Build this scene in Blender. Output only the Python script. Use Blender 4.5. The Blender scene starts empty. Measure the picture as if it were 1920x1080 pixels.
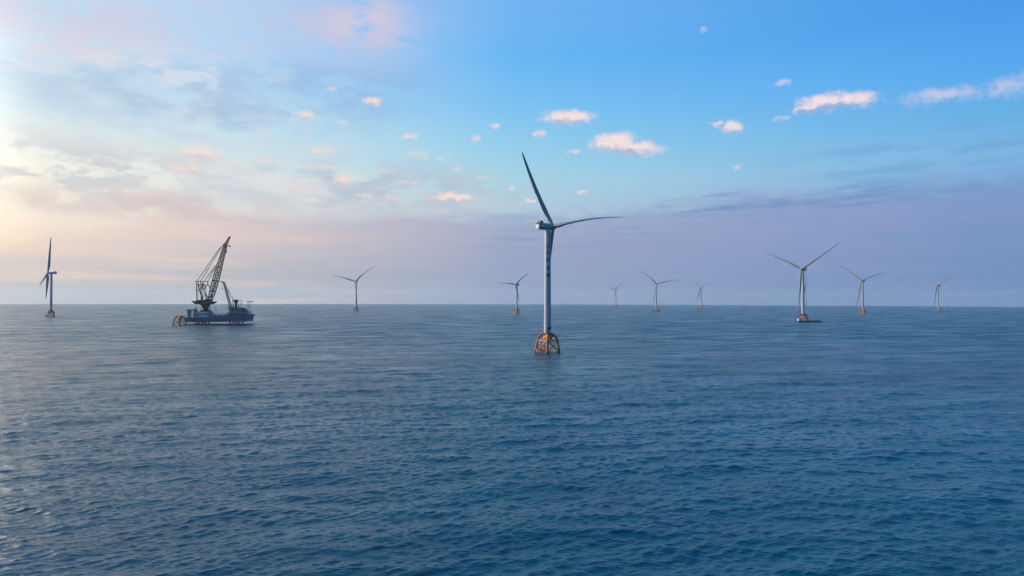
import bpy, math, random
import numpy as np
from mathutils import Vector, Matrix

# ------------------------------------------------------------------ camera
F = 1280.0; CAM_H = 46.5; EARTH_R = 1.57e6; HY = 560.6
PITCH = math.atan((HY - 540) / F); ROLL = math.radians(0.15)
sc = bpy.context.scene
col = sc.collection
cam_d = bpy.data.cameras.new('camera'); cam = bpy.data.objects.new('camera', cam_d); col.objects.link(cam)
cam_d.sensor_width = 36; cam_d.lens = 36 * F / 1920; cam_d.clip_start = 1; cam_d.clip_end = 60000
fw = Vector((0, math.cos(PITCH), math.sin(PITCH))); rt = Vector((1, 0, 0)); up = rt.cross(fw)
rt2 = rt * math.cos(ROLL) + up * math.sin(ROLL); up2 = -rt * math.sin(ROLL) + up * math.cos(ROLL)
M = Matrix((rt2, up2, -fw)).transposed().to_4x4(); M.translation = (0, 0, CAM_H)
cam.matrix_world = M
sc.camera = cam

def s2l(c):
    return tuple(((v / 255) / 12.92 if v / 255 <= .04045 else ((v / 255 + .055) / 1.055) ** 2.4) for v in c)

def azel(x, y):
    d = (fw * F + rt2 * (x - 960) - up2 * (y - 540)).normalized()
    return math.degrees(math.atan2(d.x, d.y)), math.degrees(math.asin(d.z))

# ------------------------------------------------------------------ sun
SUN_AZ, SUN_EL = -66.0, 9.0
sd = bpy.data.lights.new('sun', 'SUN'); so = bpy.data.objects.new('sun', sd); col.objects.link(so)
sd.energy = 0.7; sd.angle = math.radians(2.0); sd.color = (1.0, 0.90, 0.80)
a_, e_ = math.radians(SUN_AZ), math.radians(SUN_EL)
sdir = Vector((math.sin(a_) * math.cos(e_), math.cos(a_) * math.cos(e_), math.sin(e_)))
so.rotation_euler = sdir.to_track_quat('Z', 'Y').to_euler(); so.location = (0, 0, 400)

sc.view_settings.view_transform = 'Standard'; sc.view_settings.look = 'None'
sc.view_settings.exposure = 0; sc.view_settings.gamma = 1
sc.render.engine = 'CYCLES'
sc.cycles.use_denoising = True; sc.cycles.denoising_input_passes = 'RGB_ALBEDO_NORMAL'; sc.cycles.denoising_prefilter = 'ACCURATE'; sc.cycles.sample_clamp_direct = 3.0; sc.cycles.sample_clamp_indirect = 3.0; sc.cycles.max_bounces = 6; sc.cycles.volume_bounces = 0; sc.cycles.diffuse_bounces = 2; sc.cycles.glossy_bounces = 3
sc.cycles.transmission_bounces = 0; sc.cycles.caustics_reflective = False

# ------------------------------------------------------------------ world / sky
world = bpy.data.worlds.new('World'); sc.world = world; world.use_nodes = True
nt = world.node_tree; N = nt.nodes; L = nt.links; N.clear()

class G:
    """small node-graph helper"""
    def __init__(s, nt): s.nt = nt
    def put(s, inp, v):
        if isinstance(v, bpy.types.NodeSocket): s.nt.links.new(v, inp)
        else: inp.default_value = v
    def m(s, op, a, b=None, c=None, clamp=False):
        n = s.nt.nodes.new('ShaderNodeMath'); n.operation = op; n.use_clamp = clamp
        for i, v in enumerate((a, b, c)):
            if v is not None: s.put(n.inputs[i], v)
        return n.outputs[0]
    def vm(s, op, a, b=None):
        n = s.nt.nodes.new('ShaderNodeVectorMath'); n.operation = op
        s.put(n.inputs[0], a)
        if b is not None: s.put(n.inputs[1], b)
        return n.outputs['Value'] if op in ('LENGTH', 'DOT_PRODUCT') else n.outputs[0]
    def mr(s, v, a, b, c=0.0, d=1.0, smooth=True):
        n = s.nt.nodes.new('ShaderNodeMapRange'); n.interpolation_type = 'SMOOTHSTEP' if smooth else 'LINEAR'
        for i, q in enumerate((v, a, b, c, d)): s.put(n.inputs[i], q)
        return n.outputs[0]
    def mix(s, f, a, b):
        n = s.nt.nodes.new('ShaderNodeMix'); n.data_type = 'RGBA'
        for i, v in ((0, f), (6, a), (7, b)):
            if isinstance(v, tuple) and len(v) == 3: v = (*v, 1)
            s.put(n.inputs[i], v)
        return n.outputs[2]
    def xyz(s, x, y, z):
        n = s.nt.nodes.new('ShaderNodeCombineXYZ')
        for i, v in enumerate((x, y, z)): s.put(n.inputs[i], v)
        return n.outputs[0]
    def sep(s, v):
        n = s.nt.nodes.new('ShaderNodeSeparateXYZ'); s.put(n.inputs[0], v); return n.outputs
    def noise(s, vec, scale, detail=4, rough=.5, dist=0., out=0, dims='3D'):
        n = s.nt.nodes.new('ShaderNodeTexNoise'); n.noise_dimensions = dims; s.put(n.inputs['Vector'], vec)
        n.inputs['Scale'].default_value = scale; n.inputs['Detail'].default_value = detail
        n.inputs['Roughness'].default_value = rough; n.inputs['Distortion'].default_value = dist
        return n.outputs[out]
    def ramp(s, f, stops):
        n = s.nt.nodes.new('ShaderNodeValToRGB'); s.put(n.inputs[0], f); cr = n.color_ramp
        cr.interpolation = 'LINEAR'
        cr.elements[0].position, cr.elements[0].color = stops[0][0], (*stops[0][1], 1)
        cr.elements[1].position, cr.elements[1].color = stops[-1][0], (*stops[-1][1], 1)
        for p, c in stops[1:-1]:
            e = cr.elements.new(p); e.color = (*c, 1)
        return n.outputs[0]

g = G(nt)
tc = N.new('ShaderNodeTexCoord')
dx, dy, dz = g.sep(g.vm('NORMALIZE', tc.outputs['Generated']))
DEG = 57.29578
az = g.m('MULTIPLY', g.m('ARCTAN2', dx, dy), DEG)
el = g.m('MULTIPLY', g.m('ARCSINE', dz), DEG)
fel = g.m('DIVIDE', g.m('ADD', el, 5.0), 50.0, clamp=True)

def rows(x, lst, high):
    st = []
    for y, c in lst: st.append(((azel(x, y)[1] + 5) / 50, s2l(c)))
    st.sort(key=lambda t: t[0])
    for p, c in high: st.append(((p + 5) / 50, s2l(c)))
    return st

# ---- SKY COLOURS (rows of the photo -> elevation)
clear_L = g.ramp(fel, rows(0, [(0, (204, 224, 244)), (90, (218, 237, 248)), (160, (214, 234, 244)), (220, (230, 241, 242)), (300, (254, 250, 236)), (390, (255, 241, 219)), (450, (252, 228, 206)), (570, (205, 190, 190))], [(27, (190, 222, 244)), (44, (120, 185, 235))]))
clear_LC = g.ramp(fel, rows(480, [(0, (184, 210, 244)), (90, (178, 214, 247)), (160, (176, 213, 243)), (230, (194, 226, 242)), (310, (214, 230, 232)), (390, (222, 222, 222)), (470, (210, 196, 200)), (570, (180, 180, 195))], [(27, (150, 200, 244)), (44, (90, 170, 230))]))
clear_C = g.ramp(fel, rows(960, [(0, (115, 184, 247)), (110, (104, 186, 248)), (200, (125, 198, 246)), (280, (152, 210, 240)), (340, (172, 214, 232)), (400, (180, 205, 222)), (480, (165, 180, 208)), (570, (150, 168, 200))], [(28, (95, 175, 243)), (44, (66, 155, 225))]))
clear_R = g.ramp(fel, rows(1900, [(0, (72, 156, 238)), (110, (84, 170, 245)), (200, (100, 178, 236)), (280, (125, 184, 230)), (340, (130, 172, 220)), (400, (128, 160, 212)), (480, (118, 150, 200)), (570, (100, 140, 192))], [(26, (62, 152, 232)), (44, (46, 138, 215))]))
back = g.ramp(fel, [(0.0, s2l((78, 108, 150))), (0.1, s2l((84, 114, 158))), (0.3, s2l((72, 118, 172))), (0.6, s2l((62, 120, 182))), (1.0, s2l((52, 112, 180)))])
bank_L = g.ramp(fel, rows(0, [(380, (252, 230, 208)), (430, (248, 224, 206)), (465, (240, 217, 203)), (490, (214, 204, 200)), (530, (190, 191, 192)), (570, (176, 184, 190))], [(30, (240, 220, 210))]))
bank_LC = g.ramp(fel, rows(480, [(390, (204, 193, 200)), (430, (212, 198, 200)), (470, (202, 193, 198)), (510, (184, 185, 196)), (570, (168, 179, 190))], [(30, (205, 195, 205))]))
bank_C = g.ramp(fel, rows(960, [(400, (168, 181, 208)), (440, (165, 174, 203)), (480, (156, 168, 200)), (530, (146, 164, 197)), (570, (142, 165, 196))], [(30, (175, 180, 205))]))
bank_R = g.ramp(fel, rows(1900, [(340, (122, 158, 212)), (400, (126, 150, 204)), (440, (122, 148, 200)), (520, (104, 142, 196)), (570, (96, 140, 190))], [(30, (125, 155, 205))]))
aL, aLC, aC, aR = azel(0, 400)[0], azel(480, 400)[0], azel(960, 400)[0], azel(1900, 400)[0]
w1 = g.mr(az, aL, aLC, smooth=False); w2 = g.mr(az, aLC, aC, smooth=False); w3 = g.mr(az, aC, aR, smooth=False)
def mix4(a, b, c, d): return g.mix(w3, g.mix(w2, g.mix(w1, a, b), c), d)
clear = mix4(clear_L, clear_LC, clear_C, clear_R)
bank = mix4(bank_L, bank_LC, bank_C, bank_R)

# distorted cloud coordinates
P = g.xyz(az, el, 0.0)
Pst = g.xyz(g.m('MULTIPLY', az, .32), el, 0.0)
n_w = g.noise(Pst, .55, 5, .55, .3)
n_fine = g.noise(Pst, 1.6, 4, .55, .4)
# bank top edge
edge_pts = [(0, 455), (180, 425), (300, 402), (600, 408), (960, 404), (1150, 402), (1280, 386), (1450, 366), (1650, 350), (1900, 338)]
ec = None
for (x0, y0), (x1, y1) in zip(edge_pts[:-1], edge_pts[1:]):
    a0, e0 = azel(x0, y0); a1, e1 = azel(x1, y1)
    seg = g.mr(az, a0, a1, 0.0, e1 - e0, smooth=False)
    ec = seg if ec is None else g.m('ADD', ec, seg)
edge = g.m('ADD', ec, azel(*edge_pts[0])[1])
dn = g.m('MULTIPLY', g.m('SUBTRACT', n_w, .5), 3.2)
dn2 = g.m('MULTIPLY', g.m('SUBTRACT', n_fine, .5), 1.5)
below = g.m('ADD', g.m('SUBTRACT', edge, el), g.m('ADD', dn, dn2))
m_bank = g.mr(below, -0.75, 0.9)
# long streaks inside the bank
Pbk = g.xyz(g.m('MULTIPLY', az, .07), el, 3.0)
n_st = g.noise(Pbk, 1.1, 4, .5, .3)
bank_s = g.mix(g.mr(n_st, .42, .72, 0, .5), bank, g.mix(w2, s2l((246, 214, 202)), s2l((136, 153, 199))))
bank_s = g.mix(g.m('MULTIPLY', g.mr(n_st, .52, .3, 0, .5), g.mr(el, 2.0, 5.5)), bank_s, g.mix(w2, s2l((214, 204, 212)), s2l((108, 150, 200))))
base = g.mix(m_bank, clear, bank_s)

# soft streaky veils, each a broad patch of thin cloud broken up by noise
def patch(x, y, rx, ry, lo, hi, amt, nz, tgt, colr):
    a0, e0 = azel(x, y); k = DEG / F * .9
    v = g.vm('MULTIPLY', g.vm('SUBTRACT', P, (a0, e0, 0)), (1 / (rx * k), 1 / (ry * k), 1))
    mm = g.m('MULTIPLY', g.mr(g.vm('LENGTH', v), 1.0, .15), g.mr(nz, lo, hi, 0, amt))
    return g.mix(mm, tgt, s2l(colr))
Pv = g.xyz(g.m('MULTIPLY', az, .45), g.m('ADD', el, g.m('MULTIPLY', az, .06)), 7.0)
n_v = g.noise(Pv, .42, 6, .58, .3)
Pv2 = g.xyz(g.m('MULTIPLY', az, .4), g.m('SUBTRACT', el, g.m('MULTIPLY', az, .05)), 13.0)
n_v2 = g.noise(Pv2, .8, 6, .6, .25)
n_h = g.noise(g.xyz(g.m('MULTIPLY', az, .11), g.m('SUBTRACT', el, g.m('MULTIPLY', az, .045)), 21.0), 1.3, 5, .6, .15)
s = base
s = patch(330, 185, 460, 90, .36, .60, .6, n_v, s, (165, 190, 222))
s = patch(640, 160, 300, 90, .40, .58, .6, n_v, s, (150, 186, 232))
s = patch(200, 120, 520, 70, .46, .62, .7, n_v2, s, (226, 232, 242))
s = patch(520, 215, 330, 50, .48, .62, .6, n_v2, s, (160, 188, 222))
s = patch(150, 320, 420, 90, .40, .56, .85, n_v2, s, (206, 208, 214))
s = patch(300, 385, 420, 42, .36, .6, .75, n_v, s, (212, 192, 196))
s = patch(700, 352, 420, 75, .42, .58, .75, n_v2, s, (180, 194, 212))
s = patch(760, 380, 380, 50, .46, .60, .8, n_fine, s, (205, 205, 214))
s = patch(60, 45, 330, 95, .36, .6, .5, n_v2, s, (226, 208, 222))
s = patch(330, 40, 420, 80, .42, .62, .5, n_v2, s, (208, 208, 232))
s = patch(650, 50, 230, 110, .34, .6, .75, n_v, s, (205, 203, 228))
s = patch(690, 45, 110, 75, .32, .56, .75, n_v, s, (222, 206, 224))
s = patch(1780, 290, 420, 70, .44, .62, .7, n_h, s, (112, 168, 222))
s = patch(1500, 380, 500, 45, .46, .62, .85, n_h, s, (112, 146, 197))
s = patch(500, 330, 500, 60, .48, .62, .7, n_v, s, (228, 226, 228))
s = patch(420, 250, 420, 90, .46, .62, .55, n_fine, s, (212, 218, 230))
s = patch(1750, 395, 420, 30, .42, .62, .5, n_h, s, (146, 156, 204))

# small sunlit cumulus: (x, y, half width, half height, opacity)
CL = [(1065, 221, 60, 14, 1.), (1152, 268, 52, 18, 1.), (1195, 280, 62, 15, .75), (1012, 252, 20, 9, .6), (1076, 283, 14, 6, .5),
      (1374, 240, 22, 12, .9), (1346, 233, 13, 6, .6), (1468, 157, 20, 7, .45), (1545, 192, 50, 16, .95), (1605, 188, 48, 13, .8),
      (1515, 205, 26, 9, .9), (1765, 180, 75, 14, .42), (1900, 163, 50, 20, .3), (1466, 221, 18, 6, .3), (699, 192, 21, 8, .85),
      (571, 218, 18, 9, .8), (766, 256, 20, 8, .7), (928, 237, 11, 6, .6), (892, 260, 10, 6, .5), (606, 283, 36, 10, .45),
      (372, 288, 42, 14, .7), (350, 318, 40, 12, .6), (786, 291, 30, 10, .4), (600, 315, 42, 6, .45), (645, 338, 24, 8, .75),
      (850, 371, 46, 10, .95), (992, 378, 12, 5, .7), (1090, 362, 16, 5, .5), (1382, 314, 12, 6, .4), (638, 230, 20, 6, .4),
      (1320, 55, 14, 6, .35), (622, 169, 16, 6, .35), (856, 319, 19, 5, .35), (683, 366, 22, 6, .4), (720, 322, 26, 7, .3), (560, 352, 34, 8, .4), (770, 345, 24, 6, .35), (500, 300, 26, 9, .3), (905, 335, 20, 5, .3), (830, 296, 16, 5, .3), (955, 355, 15, 5, .35), (740, 372, 20, 6, .4), (585, 377, 30, 7, .4)]
wob = g.noise(P, .9, 5, .6, 0, out=1)
wob2 = g.vm('MULTIPLY', g.vm('SUBTRACT', wob, (.5, .5, .5)), (2.2, .95, 0))
Pd = g.vm('ADD', P, wob2)
n_c = g.noise(P, 1.7, 5, .6)
acc = None; sh = None; opa = None
for (x, y, rx, ry, op) in CL:
    a0, e0 = azel(x, y); k = DEG / F * .92
    v = g.vm('MULTIPLY', g.vm('SUBTRACT', Pd, (a0, e0, 0)), (1 / (rx * k * 1.3), 1 / (ry * k * 1.6), 1))
    ln = g.vm('LENGTH', v); mm = g.mr(ln, 1.15, .1, 0, .55 + .45 * op); oo = g.mr(ln, 1.6, .9, 0, op ** .75)
    opa = oo if opa is None else g.m('MAXIMUM', opa, oo)
    vy = g.m('MULTIPLY', g.sep(v)[1], mm)
    acc = mm if acc is None else g.m('MAXIMUM', acc, mm)
    sh = vy if sh is None else g.m('ADD', sh, vy)
cmask = g.mr(g.m('ADD', acc, g.m('MULTIPLY', g.m('SUBTRACT', n_c, .5), .8)), .10, .95)
cmask = g.m('MULTIPLY', cmask, g.m('MULTIPLY', opa, g.mr(acc, .02, .4)))
warm = g.mix(g.mr(az, -15.0, 15.0), s2l((252, 224, 212)), s2l((250, 230, 232)))
cool = g.mix(g.mr(az, -20.0, 25.0), s2l((206, 198, 212)), s2l((160, 180, 224)))
ccol = g.mix(g.mr(g.m('ADD', sh, g.m('MULTIPLY', g.m('SUBTRACT', n_c, .5), .8)), -.45, .12), cool, warm)
s = g.mix(cmask, s, ccol)
# sky behind the viewer is dusky; round the sun (left, out of frame) it glows
absaz = g.m('ABSOLUTE', g.m('SUBTRACT', az, 70.0))
wb = g.m('MAXIMUM', g.mr(az, 45.0, 100.0), g.mr(az, -95.0, -140.0))
s = g.mix(wb, s, back)
gl = g.vm('DOT_PRODUCT', g.vm('NORMALIZE', tc.outputs['Generated']), tuple(sdir))
s = g.vm('MULTIPLY', s, g.xyz(*[g.m('MULTIPLY_ADD', g.m('MULTIPLY', g.mr(az, -34.0, -50.0), g.m('MULTIPLY', g.mr(el, 2.0, 8.0), g.mr(el, 26.0, 14.0))), kk, 1.0) for kk in (2.0, 1.75, 1.4)]))
glow = g.m('MULTIPLY', g.mr(gl, .74, 1.0, 0, 1.0), g.mr(az, -37.5, -58.0))
s = g.mix(glow, s, (10.0, 8.8, 7.2))
nish = N.new('ShaderNodeTexSky'); nish.sky_type = 'NISHITA'; nish.sun_disc = False
nish.sun_elevation = math.radians(SUN_EL); nish.sun_rotation = math.radians(SUN_AZ)
nsc = g.vm('MULTIPLY', nish.outputs[0], (.1, .1, .1))
s = g.mix(.06, s, nsc)
bg = N.new('ShaderNodeBackground'); L.new(s, bg.inputs[0]); bg.inputs[1].default_value = 1.0
wo = N.new('ShaderNodeOutputWorld'); L.new(bg.outputs[0], wo.inputs[0])
world.cycles.sampling_method = 'MANUAL'; world.cycles.sample_map_resolution = 512

# ------------------------------------------------------------------ materials
MATS = {}
def mat(name, color, rough=.5, metal=0., var=.12, nscale=.6, rust=None, spec=.5):
    if name in MATS: return MATS[name]
    m = bpy.data.materials.new(name); m.use_nodes = True; q = G(m.node_tree)
    b = m.node_tree.nodes['Principled BSDF']
    t = m.node_tree.nodes.new('ShaderNodeTexCoord').outputs['Object']
    n = q.noise(t, nscale, 5, .6)
    dark = tuple(c * (1 - var * 2) for c in color)
    c = q.mix(q.mr(n, .3, .7), dark, tuple(min(1, c * (1 + var)) for c in color))
    if rust:
        n2 = q.noise(q.vm('MULTIPLY', t, (1, 1, .35)), nscale * 2.3, 6, .7)
        c = q.mix(q.mr(n2, .52, .66, 0, .8), c, rust)
    q.put(b.inputs['Base Color'], c); b.inputs['Roughness'].default_value = rough
    b.inputs['Metallic'].default_value = metal; b.inputs['Specular IOR Level'].default_value = spec
    MATS[name] = m; return m
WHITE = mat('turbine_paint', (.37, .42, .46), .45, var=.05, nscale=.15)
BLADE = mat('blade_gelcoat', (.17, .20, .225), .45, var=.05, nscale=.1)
DARK = mat('dark_steel', (.035, .033, .035), .6, var=.2)
ORANGE = mat('orange_steel', (.90, .31, .03), .5, var=.2, rust=(.16, .05, .02))
BROWN = mat('jacket_steel', (.55, .19, .05), .6, var=.3, rust=(.05, .03, .025))
PINK = mat('primer_steel', (.72, .34, .18), .6, var=.25, rust=(.25, .10, .05))
NAVY = mat('navy_paint', (.010, .025, .11), .4, var=.15, nscale=.3)
HULL = mat('hull_paint', (.003, .045, .17), .4, var=.2, nscale=.08, rust=(.02, .03, .06))
HULLB = mat('boot_paint', (.012, .015, .03), .5, var=.2, nscale=.1)
DECKB = mat('light_blue_paint', (.16, .30, .42), .5, var=.2, nscale=.2)
PALE = mat('pale_steel', (.55, .57, .58), .5, var=.15, nscale=.3)
CRANE = mat('crane_steel', (.016, .009, .010), .6, var=.25, nscale=.2)
GREEN = mat('green_machinery', (.03, .07, .05), .5, var=.2)
GLASS = mat('cabin_glass', (.02, .03, .04), .1, var=.05)
RED = mat('red_steel', (.30, .06, .035), .55, var=.25, rust=(.12, .03, .02))
INK = mat('letter_paint', (.006, .014, .06), .5, var=.1)

# ------------------------------------------------------------------ mesh helpers
class MB:
    def __init__(s): s.v = []; s.f = []
    def add(s, vs, fs):
        o = len(s.v); s.v += [tuple(v) for v in vs]; s.f += [tuple(i + o for i in f) for f in fs]
    def tube(s, a, b, r0, r1=None, n=8, caps=True):
        a, b = Vector(a), Vector(b); r1 = r0 if r1 is None else r1
        d = (b - a).normalized(); q = Vector((0, 0, 1)) if abs(d.z) < .95 else Vector((1, 0, 0))
        u = d.cross(q).normalized(); w = d.cross(u)
        vs = []
        for p, r in ((a, r0), (b, r1)):
            for k in range(n):
                t = 2 * math.pi * k / n; vs.append(p + (u * math.cos(t) + w * math.sin(t)) * r)
        fs = [(k, (k + 1) % n, n + (k + 1) % n, n + k) for k in range(n)]
        if caps: fs += [tuple(range(n))[::-1], tuple(range(n, 2 * n))]
        s.add(vs, fs)
    def path(s, pts, r, n=8):
        for p, q in zip(pts[:-1], pts[1:]): s.tube(p, q, r, r, n)
    def lathe(s, prof, n=24, c=(0, 0, 0)):
        vs = []; fs = []
        for (r, z) in prof:
            for k in range(n):
                t = 2 * math.pi * k / n; vs.append((c[0] + r * math.cos(t), c[1] + r * math.sin(t), c[2] + z))
        for i in range(len(prof) - 1):
            for k in range(n): fs.append((i * n + k, i * n + (k + 1) % n, (i + 1) * n + (k + 1) % n, (i + 1) * n + k))
        fs += [tuple(range(n))[::-1], tuple((len(prof) - 1) * n + k for k in range(n))]
        s.add(vs, fs)
    def box(s, x0, x1, y0, y1, z0, z1, bev=0.):
        if bev <= 0:
            vs = [(x, y, z) for x in (x0, x1) for y in (y0, y1) for z in (z0, z1)]
            s.add(vs, [(0, 1, 3, 2), (4, 6, 7, 5), (0, 4, 5, 1), (2, 3, 7, 6), (0, 2, 6, 4), (1, 5, 7, 3)])
        else:   # chamfered along x and at both ends
            def ring(x, k):
                b = bev; Y0, Y1, Z0, Z1 = y0 + k, y1 - k, z0 + k, z1 - k
                return [(x, Y0 + b, Z0), (x, Y1 - b, Z0), (x, Y1, Z0 + b), (x, Y1, Z1 - b), (x, Y1 - b, Z1), (x, Y0 + b, Z1), (x, Y0, Z1 - b), (x, Y0, Z0 + b)]
            R = [ring(x0, bev * .6), ring(x0 + bev, 0), ring(x1 - bev, 0), ring(x1, bev * .6)]
            vs = sum(R, []); fs = []
            for i in range(3):
                for k in range(8): fs.append((i * 8 + k, (i + 1) * 8 + k, (i + 1) * 8 + (k + 1) % 8, i * 8 + (k + 1) % 8))
            fs += [tuple(range(8)), tuple(range(24, 32))[::-1]]
            s.add(vs, fs)
    def prism(s, poly, y0, y1):
        """polygon in (x,z) extruded along y"""
        n = len(poly); vs = [(x, y0, z) for x, z in poly] + [(x, y1, z) for x, z in poly]
        fs = [tuple(range(n)), tuple(range(n, 2 * n))[::-1]] + [(k, n + k, n + (k + 1) % n, (k + 1) % n) for k in range(n)]
        s.add(vs, fs)
    def rail(s, pts, h=1.1, r=.04, step=1.8):
        for p, q in zip(pts[:-1], pts[1:]):
            p, q = Vector(p), Vector(q); k = max(1, int((q - p).length / step))
            for i in range(k + 1):
                a = p.lerp(q, i / k); s.tube(a, a + Vector((0, 0, h)), r, r, 5)
            for z in (h, h * .55): s.tube(p + Vector((0, 0, z)), q + Vector((0, 0, z)), r, r, 5)
    def truss(s, a, b, w0, w1, h0, h1, nb, rc, rb, side=(0, 1, 0)):
        """four-chord lattice boom from a to b; width along side, depth across"""
        a, b, sd_ = Vector(a), Vector(b), Vector(side); d = (b - a).normalized(); hd = d.cross(sd_).normalized()
        rings = []
        for i in range(nb + 1):
            t = i / nb; c = a.lerp(b, t); w = w0(t) if callable(w0) else w0 + (w1 - w0) * t; h = h0(t) if callable(h0) else h0 + (h1 - h0) * t
            rings.append([c + sd_ * (sx * w / 2) + hd * (sy * h / 2) for sx, sy in ((1, 1), (-1, 1), (-1, -1), (1, -1))])
        for i in range(nb):
            for k in range(4):
                s.tube(rings[i][k], rings[i + 1][k], rc, rc, 6)
                s.tube(rings[i][k], rings[i][(k + 1) % 4], rb, rb, 5)
                if i % 2: s.tube(rings[i][k], rings[i + 1][(k + 1) % 4], rb, rb, 5)
                else: s.tube(rings[i][(k + 1) % 4], rings[i + 1][k], rb, rb, 5)
        for k in range(4): s.tube(rings[nb][k], rings[nb][(k + 1) % 4], rb, rb, 5)
    def build(s, name, m, parent=None, smooth=False, label=None):
        me = bpy.data.meshes.new(name); me.from_pydata(s.v, [], s.f); me.update()
        me.materials.append(m)
        if smooth:
            me.polygons.foreach_set('use_smooth', [True] * len(me.polygons))
            try: me.set_sharp_from_angle(angle=math.radians(40))
            except Exception: pass
        o = bpy.data.objects.new(name, me); col.objects.link(o)
        if parent: o.parent = parent
        if label: o['label'] = label
        return o

def thing(name, label, cat, loc, rz=0., group=None):
    o = bpy.data.objects.new(name, None); col.objects.link(o); o.location = loc; o.rotation_euler = (0, 0, rz)
    o.empty_display_size = 2
    o['label'] = label; o['category'] = cat
    if group: o['group'] = group
    return o

def surf(x, y): return -(x * x + y * y) / 2 / EARTH_R
def at(px, D):
    d = fw * F + rt2 * (px - 960) - up2 * (HY - 540)
    h = Vector((d.x, d.y)).normalized() * D
    return Vector((h.x, h.y, surf(h.x, h.y)))
def base_at(px, py):
    """point of the sea surface seen at a photo position (used only to measure distances)"""
    d = (fw * F + rt2 * (px - 960) - up2 * (py - 540)).normalized(); D = 100.
    lo, hi = 100., 11000.
    hh = math.hypot(d.x, d.y)
    for _ in range(60):
        mid = (lo + hi) / 2
        if CAM_H + d.z / hh * mid > -mid * mid / 2 / EARTH_R: lo = mid
        else: hi = mid
    return at(px, lo)

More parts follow.
